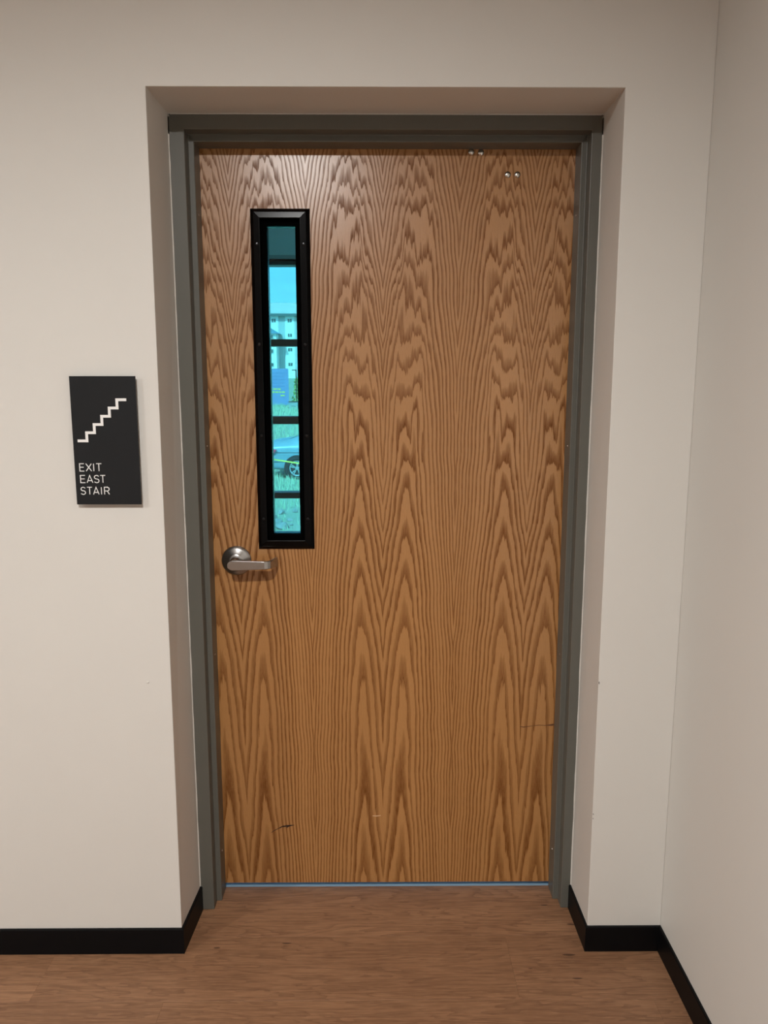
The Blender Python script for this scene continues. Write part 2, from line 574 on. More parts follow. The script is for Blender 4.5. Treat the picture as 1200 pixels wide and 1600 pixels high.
base_run('baseboard_right_front', [(xr, 0, xr - BT, -BT), (WR, 0, WR - BT, -BT)], 'short black baseboard between reveal and room corner')
base_run('baseboard_right', [(WR, 0, WR - BT, -BT), (WR, YB, WR - BT, YB)], 'black baseboard running along the side wall at right')

# ------------------------------------------------------------------ steel door frame
frame = struct(empty('trim_1', (0, 0, 0)), 'grey painted steel door frame with double rabbet', 'door frame')
def jamb(side):
    s = 1 if side == 'l' else -1
    fo, io, so = (FXL, IXL, SXL) if side == 'l' else (FXR, IXR, SXR)
    prof = [(fo - s * 0.004, DW), (io, DW), (io, DS), (so, DS), (so, DD + 0.0005), (io - s * 0.0015, DD + 0.0005), (io - s * 0.0015, BACK + 0.01), (fo - s * 0.004, BACK + 0.01)]
    bm = bmesh.new()
    loft(bm, [[(x, y, 0) for x, y in prof], [(x, y, z) for (x, y), z in zip(prof, [v + 0.004 for v in (FZT - 0.004, IZT, IZT, SZT, SZT, IZT, IZT, FZT - 0.004)])]])
    return obj('jamb', bm, M_frame, frame, bevel=0.0018, seg=2)
jl = jamb('l')
jr = jamb('r')
prof = [(DW, FZT), (DW, IZT), (DS, IZT), (DS, SZT), (DD + 0.0005, SZT), (DD + 0.0005, IZT + 0.0015), (BACK + 0.01, IZT + 0.0015), (BACK + 0.01, FZT)]
xa = [v - 0.004 for v in (FXL, IXL, IXL, SXL, SXL, IXL, IXL, FXL)]      # welded corners: the pieces run into each other
xb = [v + 0.004 for v in (FXR, IXR, IXR, SXR, SXR, IXR, IXR, FXR)]
bm = bmesh.new()
loft(bm, [[(x, y, z) for x, (y, z) in zip(xa, prof)], [(x, y, z) for x, (y, z) in zip(xb, prof)]])
obj('frame_head', bm, M_frame, frame, bevel=0.0018, seg=2)
# caulk bead between steel and drywall
for x, s in ((FXL, 1), (FXR, -1)):
    bm = bmesh.new()
    ring = lambda z, k: [(x - s * 0.0005, DW + 0.001, z), (x + s * k, DW - 0.0002, z), (x + s * k * 0.6, DW - k * 0.8, z), (x - s * 0.0005, DW - k, z)]
    rr = random.Random(5)
    loft(bm, [ring(BH + 0.002 + (FZT - 0.05 - BH) * i / 60.0, 0.0017 + 0.0012 * rr.random()) for i in range(61)])
    obj('caulk_bead', bm, M_caulk, frame)
# screws in the stop returns
def screw_mesh():
    bm = bmesh.new()
    lathe(bm, [(0.0036, 0.0), (0.0034, 0.0008), (0.002, 0.0014), (0.0, 0.0015)], 12)
    bmesh.ops.recalc_face_normals(bm, faces=bm.faces[:])
    me = bpy.data.meshes.new('stop_screw')
    bm.to_mesh(me)
    bm.free()
    me.materials.append(M_steel)
    return me
sm = screw_mesh()
for z in (0.145, 0.752, 1.345, 1.945):
    for x, ry, j in ((SXL, 1, jl), (SXR, -1, jr)):
        o = link('stop_screw', sm, None, j)
        o.location = (x - ry * 0.0003, DS + 0.028, z)
        o.rotation_euler = (0, ry * math.pi / 2, 0)

# ------------------------------------------------------------------ the door
door = struct(empty('door_1', (0, 0, 0)), 'closed oak veneer door with narrow vision panel and lever handle', 'door')
LX0, LX1, LZ0, LZ1 = IXL + 0.0025, IXR - 0.0025, 0.0165, 2.1275
WX0, WX1, WZ0, WZ1 = -0.3395, -0.2295, 1.071, 1.948          # cut-out for the lite kit
bm = bmesh.new()
X = [LX0, WX0, WX1, LX1]
Z = [LZ0, WZ0, WZ1, LZ1]
y0, y1 = DD, DD + DT
V = {}
def vv(x, y, z):
    kk = (round(x, 5), round(y, 5), round(z, 5))
    if kk not in V:
        V[kk] = bm.verts.new((x, y, z))
    return V[kk]
for i in range(3):
    for j in range(3):
        if i == 1 and j == 1:
            continue
        for yq in (y0, y1):
            bm.faces.new([vv(X[i], yq, Z[j]), vv(X[i + 1], yq, Z[j]), vv(X[i + 1], yq, Z[j + 1]), vv(X[i], yq, Z[j + 1])])
for (a, b) in ((0, 3), (1, 2)):
    for i in range(a, b):
        for zq in (Z[a], Z[b]):
            bm.faces.new([vv(X[i], y0, zq), vv(X[i + 1], y0, zq), vv(X[i + 1], y1, zq), vv(X[i], y1, zq)])
    for j in range(a, b):
        for xq in (X[a], X[b]):
            bm.faces.new([vv(xq, y0, Z[j]), vv(xq, y0, Z[j + 1]), vv(xq, y1, Z[j + 1]), vv(xq, y1, Z[j])])
leaf = obj('door_leaf', bm, M_oak, door)
leaf['label'] = 'book-matched oak veneer leaf with cathedral grain'

# through-bolt heads left from a closer
bolt_bm = bmesh.new()
lathe(bolt_bm, [(0.0085, -0.001), (0.0085, 0.0008), (0.0076, 0.0026), (0.0055, 0.0040), (0.0028, 0.0047), (0.0, 0.0049)], 24, FACE_CAM)
bmesh.ops.recalc_face_normals(bolt_bm, faces=bolt_bm.faces[:])
bolt_me = bpy.data.meshes.new('bolt_head')
for f in bolt_bm.faces:
    f.smooth = True
bolt_bm.to_mesh(bolt_me)
bolt_bm.free()
bolt_me.materials.append(M_chrome)
for x, z in ((0.2188, 2.1090), (0.2439, 2.1075), (0.3155, 2.0530), (0.3407, 2.0530)):
    o = link('bolt_head', bolt_me, None, door)
    o.location = (x, DD, z)

# scuffs and scratches in the veneer
def strokes(name, pts_list, mat, th=0.0003, parent=leaf):
    bm = bmesh.new()
    for pts in pts_list:
        for (x0, z0, w0), (x1, z1, w1) in zip(pts, pts[1:]):
            d = Vector((x1 - x0, 0, z1 - z0)).normalized()
            nn = Vector((-d.z, 0, d.x))
            a, b = Vector((x0, 0, z0)), Vector((x1, 0, z1))
            q = [a - nn * w0, b - nn * w1, b + nn * w1, a + nn * w0]
            hexa(bm, [(p.x, DD + 0.0002, p.z) for p in q] + [(p.x, DD - th, p.z) for p in q])
    return obj(name, bm, mat, parent)
def px(x, y):      # picture position of a mark on the leaf -> metres on the leaf
    u, w = (x - 600) / 1223.1, (y - 800) / 1223.1
    c, s = math.cos(-0.1639), math.sin(-0.1639)
    yy, zz = c + s * w, s - c * w
    xx = u + 0.0076 * yy
    k = (DD + 1.8935) / (yy - 0.0076 * u)
    return (-0.0252 + xx * k, 1.5157 + zz * k)
def pp(l):
    return [(*px(a, b), w) for a, b, w in l]
strokes('scuff_mark', [pp([(424, 1301, .0004), (428, 1298, .0010), (434, 1295, .0008), (442, 1291, .0016)]),
                       pp([(442, 1292, .0012), (447, 1290.5, .0026), (453, 1290, .0022), (460, 1289, .0006)]),
                       pp([(448, 1293, .0014), (453, 1290, .0012)]), pp([(437, 1294, .0010), (444, 1290, .0012)])], M_darkmark)
strokes('scratch', [pp([(582, 1274.6, .0006), (588, 1275, .0013), (595, 1274.2, .0006)])], M_lightmark)
strokes('scratch', [pp([(812, 1135, .0006), (818, 1136, .0016), (830, 1134.5, .0007), (842, 1133, .0010), (852, 1133.4, .0008), (861, 1132.8, .0028), (866, 1132, .0030)])], M_brownmark)

# vision panel: four mitred black rails with a bevelled profile on each face
kit = empty('vision_panel', (0, 0, 0), parent=door)
kit['label'] = 'black metal vision panel frame with narrow tinted glass'
KX0, KX1, KZ0, KZ1 = -0.3613, -0.2046, 1.0532, 1.9669
def rail_ring(prof, cx, cz, sx, sz):
    return [(cx + sx * w, yv, cz + sz * w) for w, yv in prof]
GY = DD + 0.024
kprof = [(0.0, DD + 0.0002), (0.0, DD - 0.0035), (0.0085, DD - 0.0115), (0.0100, DD - 0.0118), (0.0245, DD - 0.0130), (0.0262, DD - 0.0120), (0.0262, DD + 0.0060), (0.0222, DD + 0.0060), (0.0222, DD + 0.0002)]
corners = [(KX0, KZ1, 1, -1), (KX1, KZ1, -1, -1), (KX1, KZ0, -1, 1), (KX0, KZ0, 1, 1)]
for i in range(4):
    a, b = corners[i], corners[(i + 1) % 4]
    bm = bmesh.new()
    loft(bm, [rail_ring(kprof, *a), rail_ring(kprof, *b)])
    bmesh.ops.scale(bm, verts=bm.verts[:], vec=(0.9994, 1, 0.99994), space=Matrix.Translation((-(KX0 + KX1) / 2, 0, -(KZ0 + KZ1) / 2)))
    obj('frame_rail', bm, M_black, kit, bevel=0.0007, seg=2)
# rear lip that holds the pane
glip = [(0.0222, DD + 0.0060), (0.0392, DD + 0.0060), (0.0400, DD + 0.0068), (0.0400, GY - 0.001), (0.0222, GY - 0.001)]
for i in range(4):
    a, b = corners[i], corners[(i + 1) % 4]
    bm = bmesh.new()
    loft(bm, [rail_ring(glip, *a), rail_ring(glip, *b)])
    obj('glazing_stop', bm, M_gasket, kit)
lprof = [(0.0222, GY + 0.001), (0.0400, GY + 0.001), (0.0400, DD + DT + 0.010), (0.003, DD + DT + 0.010), (0.003, DD + DT + 0.0002), (0.0222, DD + DT + 0.0002)]
for i in range(4):
    a, b = corners[i], corners[(i + 1) % 4]
    bm = bmesh.new()
    loft(bm, [rail_ring(lprof, *a), rail_ring(lprof, *b)])
    obj('rear_rail', bm, M_black, kit)
boxo('glass_pane', KX0 + 0.027, KX1 - 0.027, GY - 0.0005, GY + 0.0005, KZ0 + 0.027, KZ1 - 0.027, M_glass, kit)
# eight countersunk screws with a cross recess
sb = bmesh.new()
lathe(sb, [(0.0046, 0.0), (0.0044, 0.0010), (0.0030, 0.0018), (0.0, 0.0021)], 16, FACE_CAM)
for a in (0, math.pi / 2):
    c, s = math.cos(a + .5), math.sin(a + .5)
    q = [(-.0024, -.0005), (.0024, -.0005), (.0024, .0005), (-.0024, .0005)]
    hexa(sb, [(c * p - s * r_, -0.0012, s * p + c * r_) for p, r_ in q] + [(c * p - s * r_, -0.0023, s * p + c * r_) for p, r_ in q])
bmesh.ops.recalc_face_normals(sb, faces=sb.faces[:])
sme = bpy.data.meshes.new('screw')
sb.to_mesh(sme)
sb.free()
sme.materials.append(M_screw)
for z in (1.876, 1.617, 1.372, 1.140):
    for x in (KX0 + 0.0165, KX1 - 0.0165):
        o = link('screw', sme, None, kit)
        o.location = (x, DD - 0.0122, z)

# lever handle
lev = empty('lever_handle', (-0.4255, DD, 1.0190), parent=door)
lev['label'] = 'satin nickel lever on a round domed rose'
bm = bmesh.new()
lathe(bm, [(0.0425, 0.0), (0.0425, 0.0025), (0.0410, 0.0050), (0.0350, 0.0085), (0.0270, 0.0125), (0.0215, 0.0165), (0.0185, 0.0185), (0.0, 0.0185)], 56, FACE_CAM)
obj('rose', bm, M_steel, lev, smooth=True)
bm = bmesh.new()
lathe(bm, [(0.0150, 0.016), (0.0145, 0.030), (0.0125, 0.036), (0.0120, 0.052), (0.0, 0.052)], 32, FACE_CAM)
obj('neck', bm, M_steel, lev, smooth=True)
# lever: path from the hub to the right and back to the door; ring of half height h, thickness t
bm = bmesh.new()
path = []
def hh(s):      # half height along the lever
    return 0.0140 - 0.0035 * min(1, s)
pts = [(-0.0135, 0.0600, 0.0030), (-0.0125, 0.0600, 0.0070), (-0.0095, 0.0600, 0.0105), (-0.005, 0.0600, 0.0130), (0.0, 0.0600, 0.0140), (0.02, 0.0602, 0.0136), (0.045, 0.0602, 0.0128),
       (0.07, 0.0600, 0.0120), (0.088, 0.0596, 0.0113), (0.0955, 0.0575, 0.0110), (0.1015, 0.0525, 0.0110), (0.1055, 0.0450, 0.0112), (0.1090, 0.0350, 0.0120), (0.1130, 0.0230, 0.0128), (0.1165, 0.0135, 0.0132)]
rings = []
th = 0.0085
for i, (x, p_, h) in enumerate(pts):
    a = Vector((pts[max(i - 1, 0)][0], pts[max(i - 1, 0)][1], 0))
    b = Vector((pts[min(i + 1, len(pts) - 1)][0], pts[min(i + 1, len(pts) - 1)][1], 0))
    d = (b - a).normalized()
    nn = Vector((-d.y, d.x, 0))                 # towards the viewer side of the path
    t_ = th if x < 0.09 else th - 0.003 * min(1, (x - 0.09) / 0.02)
    if x < -0.004:
        nn = Vector((0, 1, 0))
    f_, k_ = nn * (t_ / 2), nn * (-t_ / 2)
    c_ = 0.0012
    ring = []
    for q, zz in ((f_, -h + c_), (f_, h - c_), (f_ * 0.75, h), (k_, h), (k_, -h), (f_ * 0.75, -h)):
        ring.append((x + q.x, -(p_ + q.y), zz))
    rings.append(ring)
loft(bm, rings)
o = obj('lever', bm, M_steel, lev, bevel=0.0008, seg=2)
o.location = (-0.0015, 0, -0.0005)

# ------------------------------------------------------------------ wall sign
SW, SH = 0.1559, 0.3062
sign = empty('exit_sign', (-0.7542, -0.0150, 1.5307))
tag(sign, 'charcoal stair sign with white step pictogram, mounted beside the door', 'sign')
boxo('sign_panel', 0, SW, 0, 0.0030, -SH, 0, M_signblack, sign, bevel=0.0004)
boxo('mounting_block', 0.022, SW - 0.022, 0.0028, 0.0152, -SH + 0.03, -0.03, M_signblack, sign)
def stroke_mesh(bm, pts, w, y1, y0=0.0003):
    """one mitred ribbon along a polyline"""
    P = [Vector(p) for p in pts]
    rings = []
    for i, p in enumerate(P):
        d0 = (p - P[i - 1]).normalized() if i else None
        d1 = (P[i + 1] - p).normalized() if i < len(P) - 1 else None
        if d0 is None or d1 is None:
            d = d0 or d1
            m = Vector((-d.y, d.x)) * (w / 2)
        else:
            n0, n1 = Vector((-d0.y, d0.x)), Vector((-d1.y, d1.x))
            m = (n0 + n1).normalized()
            m = m * (w / 2 / max(0.45, m.dot(n0)))
        a, b = p - m, p + m
        rings.append([(a.x, y0, a.y), (a.x, y1, a.y), (b.x, y1, b.y), (b.x, y0, b.y)])
    loft(bm, rings)
# pictogram: one continuous flight of steps as a single outline
bm = bmesh.new()
sx0, sz0, stw, sth, lw_ = 0.0114, -0.1525, 0.0190, 0.01945, 0.0064
steps = [(sx0, sz0)]
x_ = sx0 + 0.0225
steps.append((x_, sz0))
z_ = sz0
for i in range(5):
    z_ += sth
    steps.append((x_, z_))
    x_ += stw if i < 4 else 0.0225
    steps.append((x_, z_))
h_ = lw_ / 2
for i, ((xa_, za_), (xb_, zb_)) in enumerate(zip(steps, steps[1:])):
    if abs(za_ - zb_) < 1e-6:
        a_ = xa_ - (h_ if i else 0)
        b_ = xb_ + (h_ if i < len(steps) - 2 else 0)
        box(bm, a_, b_, -0.0008, 0.0003, za_ - h_, za_ + h_)
    else:
        box(bm, xa_ - h_, xa_ + h_, -0.0008, 0.0003, za_ + h_, zb_ - h_)
obj('stair_pictogram', bm, M_signwhite, sign)
U = 0.2279e-3
def arc(cx, cz, rx, rz, a0, a1, n=10):
    return [(cx + rx * math.cos(math.radians(a0 + (a1 - a0) * i / n)), cz + rz * math.sin(math.radians(a0 + (a1 - a0) * i / n))) for i in range(n + 1)]
GL = {  # glyph strokes in a unit cell (x 0..1, z 0..1)
    'E': [[(1, 0), (0, 0), (0, 1), (1, 1)], [(0, .52), (.9, .52)]],
    'X': [[(0, 0), (1, 1)], [(0, 1), (1, 0)]],
    'I': [[(.5, 0), (.5, 1)]],
    'T': [[(0, 1), (1, 1)], [(.5, 1), (.5, 0)]],
    'A': [[(0, 0), (.5, 1), (1, 0)], [(.17, .28), (.83, .28)]],
    'R': [[(0, 0), (0, 1), (.55, 1)] + arc(.55, .74, .43, .26, 90, -90) + [(0, .48)], [(.55, .48), (1, 0)]],
    'S': [[(.95, .86)] + arc(.5, .755, .45, .245, 40, 270, 12)[1:] + arc(.5, .255, .48, .255, 90, -140, 12)[1:] + [(.02, .12)]],
}
def text_line(word, cells, ztop, cap):
    bm = bmesh.new()
    w = 0.0019
    for ch, (a, b) in zip(word, cells):
        xa_, xb_ = a * U + w / 2, b * U - w / 2
        za_, zb_ = ztop - cap + w / 2, ztop - w / 2
        for k_, st in enumerate(GL[ch]):
            stroke_mesh(bm, [(xa_ + (xb_ - xa_) * p, za_ + (zb_ - za_) * q) for p, q in st], w, -0.0008 - 0.00006 * k_)
    obj('lettering', bm, M_signwhite, sign)
text_line('EXIT', [(50, 104), (116, 182), (194, 208), (224, 287)], -0.2062, 0.0198)
text_line('EAST', [(51, 108), (119, 187), (195, 254), (260, 320)], -0.2345, 0.0196)
text_line('STAIR', [(47, 104), (114, 174), (179, 246), (261, 275), (296, 356)], -0.2632, 0.0194)

# ------------------------------------------------------------------ ceiling fixtures (the lamps that light the corridor)
M_lens = bpy.data.materials.new('lamp_lens')
M_lens.use_nodes = True
M_lens.node_tree.nodes['Principled BSDF'].inputs['Base Color'].default_value = (0.85, 0.83, 0.78, 1)
M_lens.node_tree.nodes['Principled BSDF'].inputs['Emission Color'].default_value = (1, 0.88, 0.76, 1)
M_lens.node_tree.nodes['Principled BSDF'].inputs['Emission Strength'].default_value = 4.0
M_white = paint('white_fixture', (0.8, 0.8, 0.78), 0.5, 0.01)
for (lx, ly, pw), lab in zip(LIGHTS, ('round flush ceiling light nearest the door', 'round flush ceiling light in mid corridor', 'unseen round flush light added as fill at the far corridor end')):
    f = tag(empty('ceiling_light', (lx, ly, CEIL)), lab, 'ceiling light', 'flush lights along the corridor')
    bm = bmesh.new()
    lathe(bm, [(0.0, 0.0), (0.105, 0.0), (0.105, -0.014), (0.098, -0.020), (0.082, -0.020), (0.082, -0.012), (0.0, -0.012)], 40)
    obj('housing', bm, M_white, f)
    bm = bmesh.new()
    lathe(bm, [(0.0, -0.0125), (0.081, -0.0125), (0.081, -0.017), (0.0, -0.019)], 40)
    obj('lens', bm, M_lens, f)

# ------------------------------------------------------------------ stairwell behind the door
SX0, SX1, SY1, SZ = -2.3, 1.6, 3.60, 3.30
struct(boxo('floor_landing', SX0, SX1, DD + 0.0045, SY1 + 0.15, -0.2, 0.0, M_concrete), 'concrete stair landing behind the door', 'floor')
struct(boxo('wall_stair_left', SX0 - T, SX0, BACK, SY1 + 0.15, -0.2, SZ, M_stairwall))
struct(boxo('wall_stair_right', SX1, SX1 + T, BACK, SY1 + 0.15, -0.2, SZ, M_stairwall))
struct(boxo('ceiling_stair', SX0 - T, SX1 + T, BACK, SY1 + 0.15, SZ, SZ + T, M_stairwall))
GX0, GX1, GZ0, GZ1 = -2.0, 1.3, 0.10, 2.325
bm = bmesh.new()
box(bm, SX0, SX1, SY1, SY1 + 0.15, GZ1, SZ)
box(bm, SX0, SX1, SY1, SY1 + 0.15, 0.0, GZ0)
box(bm, SX0, GX0, SY1, SY1 + 0.15, GZ0, GZ1)
box(bm, GX1, SX1, SY1, SY1 + 0.15, GZ0, GZ1)
struct(obj('wall_stair_far', bm, M_stairwall), 'stairwell wall above the exterior window', 'wall')
struct(boxo('wall_stair_back', WR + T, SX1 + T, BACK - 0.15, BACK, -0.2, SZ, M_stairwall))
win = struct(empty('window_1', (0, SY1, 0)), 'dark framed stairwell window seen through the door glass', 'window')
boxo('head_trim', GX0, GX1, -0.012, 0.0, 2.337, 2.362, M_mtrim, win)
boxo('frame_head', GX0, GX1, 0.0, 0.11, 2.300, 2.337, M_mullion, win)
boxo('frame_sill', GX0, GX1, 0.0, 0.11, GZ0, GZ0 + 0.06, M_mullion, win)
TR = [(1.762, 1.809), (1.229, 1.282), (0.705, 0.746)]
for a, b in TR:
    boxo('transom', GX0, GX1, 0.0, 0.11, a, b, M_mullion, win, bevel=0.002)
MX = [GX0, -1.15, -0.02, GX1 - 0.05]
for x in MX:
    boxo('mullion', x, x + 0.05, 0.002, 0.112, GZ0, 2.337, M_mullion, win)
zs = [GZ0 + 0.06] + [v for ab in TR[::-1] for v in ab] + [2.300]
for xa_, xb_ in zip(MX, MX[1:]):
    for k in range(0, 8, 2):
        boxo('pane', xa_ + 0.05, xb_, 0.05, 0.054, zs[k], zs[k + 1], M_pane, win)

# added unseen fill lamp, cool white, to brighten the stairwell wall above the window
f = tag(empty('added_stair_fill', (-0.40, 2.0, SZ)), 'unseen round cool white fill lamp added on the stairwell ceiling', 'ceiling light')
bm = bmesh.new()
lathe(bm, [(0.0, 0.0), (0.14, 0.0), (0.14, -0.02), (0.13, -0.026), (0.11, -0.026), (0.11, -0.014), (0.0, -0.014)], 40)
obj('housing', bm, M_white, f)
bm = bmesh.new()
lathe(bm, [(0.0, -0.0145), (0.109, -0.0145), (0.109, -0.020), (0.0, -0.022)], 40)
obj('lens', bm, M_lens, f)
sl = bpy.data.lights.new('added_stair_fill_source', 'AREA')
sl.shape = 'DISK'
sl.size = 0.2
sl.energy = 11.0
sl.color = (0.62, 0.86, 1.0)
slo = bpy.data.objects.new('added_stair_fill_source', sl)
COL.objects.link(slo)
slo.location = (-0.40, 2.0, SZ - 0.03)

# ------------------------------------------------------------------ outdoors
def gz(x, y):
    if y < 25:
        z = -1.40
    elif y < 46:
        k = (y - 25) / 21.0
        z = -1.40 + 1.45 * k * k * (3 - 2 * k)
    else:
        z = 0.05 + (y - 46) * 0.022
    n = 0.06 * math.sin(x * 0.9 + y * 0.4) * math.cos(y * 0.7 - x * 0.3)
    return z + (n if y < 60 else 0)

def ground_mat():
    n = NT('grassy_ground')
    co = n.coord()
    a = n.noise(co, 0.9, 5)
    b = n.noise(co, 9.0, 4)
    col = n.mix(n.rng(a, 0.35, 0.65), (0.36, 0.42, 0.30), (0.52, 0.52, 0.42))
    col = n.mix(n.rng(b, 0.35, 0.7, 0, 0.6), col, (0.26, 0.32, 0.22))
    return n.set(color=col, rough=0.9)
M_ground = ground_mat()
M_grass = paint('grass_blades', (0.50, 0.60, 0.42), 0.6, 0.45, 6.0)
M_rock = paint('grey_rock', (0.36, 0.35, 0.35), 0.85, 0.45, 14.0)
bm = bmesh.new()
ys = [SY1 + 0.16] + [4.5 + i for i in range(0, 45)] + [52, 58, 66, 80, 100, 130, 170, 220, 300]
xs_ = [-160, -110, -70, -45, -30, -22] + [-18 + 1.0 * i for i in range(0, 33)] + [18, 24, 34, 50, 80, 120]
grid = [[bm.verts.new((x, y, gz(x, y))) for x in xs_] for y in ys]
for a, b in zip(grid, grid[1:]):
    for i in range(len(xs_) - 1):
        bm.faces.new((a[i], a[i + 1], b[i + 1], b[i]))
struct(obj('ground', bm, M_ground, smooth=True), 'grassy ground rising behind the parked car outside', 'ground')

# grass blades (uncountable)
rg = random.Random(11)
verts, faces = [], []
def blade(x, y, h, w):
    z = gz(x, y) - 0.02
    a = rg.random() * math.pi
    dx, dy = math.cos(a) * w, math.sin(a) * w * 0.3
    lx, ly = (rg.random() - .5) * h * 0.7, (rg.random() - .5) * h * 0.5
    i = len(verts)
    verts.extend([(x - dx, y - dy, z), (x + dx, y + dy, z), (x + lx, y + ly, z + h)])
    faces.append((i, i + 1, i + 2))
def rockbare(x, y):        # the bare stony patch near the building
    return y < 17.2 and (x + 2.0) * 0.9 + (17.0 - y) * 0.35 > 0.15
for _ in range(46000):
    y = 9 + 40 * rg.random() ** 1.5
    x = -13 + 17 * rg.random()
    if rockbare(x, y) and rg.random() < .85:
        continue
    blade(x, y, 0.10 + 0.16 * rg.random() + (0.12 if y > 34 else 0), 0.010 + 0.014 * rg.random())
me = bpy.data.meshes.new('grass')
me.from_pydata(verts, [], faces)
g = link('grass', me, M_grass)
g['kind'] = 'stuff'
tag(g, 'rough green grass growing outside around the parked car', 'grass')

# rocks by the building
rock_me = []
for s in range(5):
    rr = random.Random(40 + s)
    bm = bmesh.new()
    bmesh.ops.create_icosphere(bm, subdivisions=2, radius=1.0)
    for v in bm.verts:
        k = 0.8 + 0.35 * rr.random()
        v.co = Vector((v.co.x * k * 1.15, v.co.y * k * 0.95, v.co.z * k * 0.68))
    me = bpy.data.meshes.new('rock')
    bm.to_mesh(me)
    bm.free()
    me.materials.append(M_rock)
    rock_me.append(me)
rr = random.Random(23)
spots = [(-1.935, 13.55, 0.13), (-2.30, 13.5, 0.10), (-2.12, 14.0, 0.14), (-2.62, 14.05, 0.12), (-1.90, 14.5, 0.06)]
while len(spots) < 90:
    x, y = -4.5 + 6.0 * rr.random(), 11.8 + 5.0 * rr.random()
    q = 0.035 + 0.09 * rr.random() ** 2
    if rockbare(x, y) and all((x - a) ** 2 + (y - b) ** 2 > (1.6 * (q + c)) ** 2 for a, b, c in spots):
        spots.append((x, y, q))
for i, (x, y, s) in enumerate(spots):
    o = link('rock', rock_me[i % 5])
    o.location = (x, y, gz(x, y) + s * 0.35)
    o.scale = (s, s, s)
    o.rotation_euler = (0.3 * rr.random(), 0.3 * rr.random(), 6.28 * rr.random())
    tag(o, 'small grey stone lying in the bare patch outside the window', 'rock', 'stones outside the stair window')

# --- parked saloon car, its rear quarter framed by the door glass
M_car = paint('silver_blue_car_paint', (0.27, 0.38, 0.47), 0.35, 0.02, 3.0, metal=0.1)
M_carglass = paint('car_window_glass', (0.10, 0.14, 0.17), 0.08, 0.02)
M_tyre = paint('tyre_rubber', (0.03, 0.032, 0.036), 0.8, 0.1)
M_rim = paint('alloy_rim', (0.62, 0.65, 0.68), 0.35, 0.03, metal=0.5)
M_red = paint('red_tail_lamp', (1.0, 0.08, 0.16), 0.35, 0.05)
M_dark = paint('dark_plastic', (0.03, 0.035, 0.04), 0.6, 0.1)
CARG = -1.395
car = tag(empty('parked_car', (-2.489, 22.0, CARG)), 'silver parked car with red tail lamp seen through the door glass', 'car')
# local x forwards (right in the picture), y away from the viewer, z up; origin on the ground under the near rear wheel
CWID = 1.80
stations = [  # x, bottom z, sill y inset, belt z, deck/roof z, roof half-inset
    (-1.02, 0.42, 0.20, 0.80, 0.84, 0.30), (-0.98, 0.32, 0.10, 0.92, 1.00, 0.26), (-0.86, 0.27, 0.03, 0.97, 1.13, 0.20), (-0.60, 0.24, 0.0, 0.99, 1.17, 0.18),
    (-0.25, 0.23, 0.0, 1.00, 1.20, 0.20), (0.05, 0.22, 0.0, 1.00, 1.33, 0.24), (0.45, 0.22, 0.0, 0.99, 1.46, 0.27), (0.95, 0.21, 0.0, 0.98, 1.50, 0.28),
    (1.50, 0.21, 0.0, 0.97, 1.49, 0.28), (2.00, 0.21, 0.0, 0.96, 1.36, 0.26), (2.45, 0.21, 0.0, 0.95, 1.08, 0.22), (2.75, 0.21, 0.0, 0.92, 1.00, 0.20),
    (3.20, 0.22, 0.02, 0.86, 0.95, 0.22), (3.55, 0.24, 0.08, 0.76, 0.85, 0.26), (3.72, 0.32, 0.22, 0.62, 0.68, 0.34)]
rings = []
for x, zb, ins, belt, top, ri in stations:
    a, b = -0.09 + ins, CWID - 0.09 - ins
    mid = (zb + belt) / 2
    rings.append([(x, a + .05, zb), (x, a - .005, zb + .10), (x, a - .02, mid), (x, a, belt - .06), (x, a + .03, belt), (x, a + ri, top - .03), (x, a + ri + .12, top),
                  (x, b - ri - .12, top), (x, b - ri, top - .03), (x, b - .03, belt), (x, b, belt - .06), (x, b + .02, mid), (x, b + .005, zb + .10), (x, b - .05, zb)])
bm = bmesh.new()
loft(bm, rings)
body = obj('car_body', bm, M_car, car, smooth=True)
ms = body.modifiers.new('smooth', 'SUBSURF')
ms.levels = 2
ms.render_levels = 2
# side glass and rear window: slightly proud panels
def panel(name, pts, mat, off, parent):
    bm = bmesh.new()
    top = [bm.verts.new(p) for p in pts]
    bot = [bm.verts.new(Vector(p) + Vector(off)) for p in pts]
    bm.faces.new(top)
    bm.faces.new(bot)
    for i in range(len(pts)):
        j = (i + 1) % len(pts)
        bm.faces.new((top[i], top[j], bot[j], bot[i]))
    return obj(name, bm, mat, parent)
for side in (0, 1):
    f = (lambda y: y) if side == 0 else (lambda y: CWID - 0.18 - y)
    panel('side_window', [(0.10, f(-0.075), 1.04), (2.15, f(-0.075), 1.02), (1.70, f(0.11), 1.40), (0.95, f(0.125), 1.42), (0.50, f(0.10), 1.37)], M_carglass, (0, 0.03 if side == 0 else -0.03, 0), car)
panel('rear_window', [(-0.27, 0.20, 1.205), (-0.27, 1.42, 1.205), (0.42, 1.33, 1.452), (0.42, 0.29, 1.452)], M_carglass, (0.02, 0, -0.04), car)
for yy_, sg in ((-0.075, 1), (CWID - 0.105, -1)):
    panel('tail_lamp', [(-1.0, yy_ - .06 * sg, 0.76), (-0.70, yy_ - .085 * sg, 0.79), (-0.62, yy_ - .085 * sg, 0.90), (-1.0, yy_ - .06 * sg, 0.91)], M_red, (-0.03, 0.2 * sg, 0), car)
boxo('bumper_seam', -0.98, -0.36, -0.108, -0.09, 0.520, 0.532, M_dark, car)
boxo('belt_line', -0.62, 2.6, -0.106, -0.085, 0.80, 0.808, M_dark, car)
boxo('sill', 0.42, 2.28, -0.10, -0.02, 0.19, 0.25, M_dark, car)
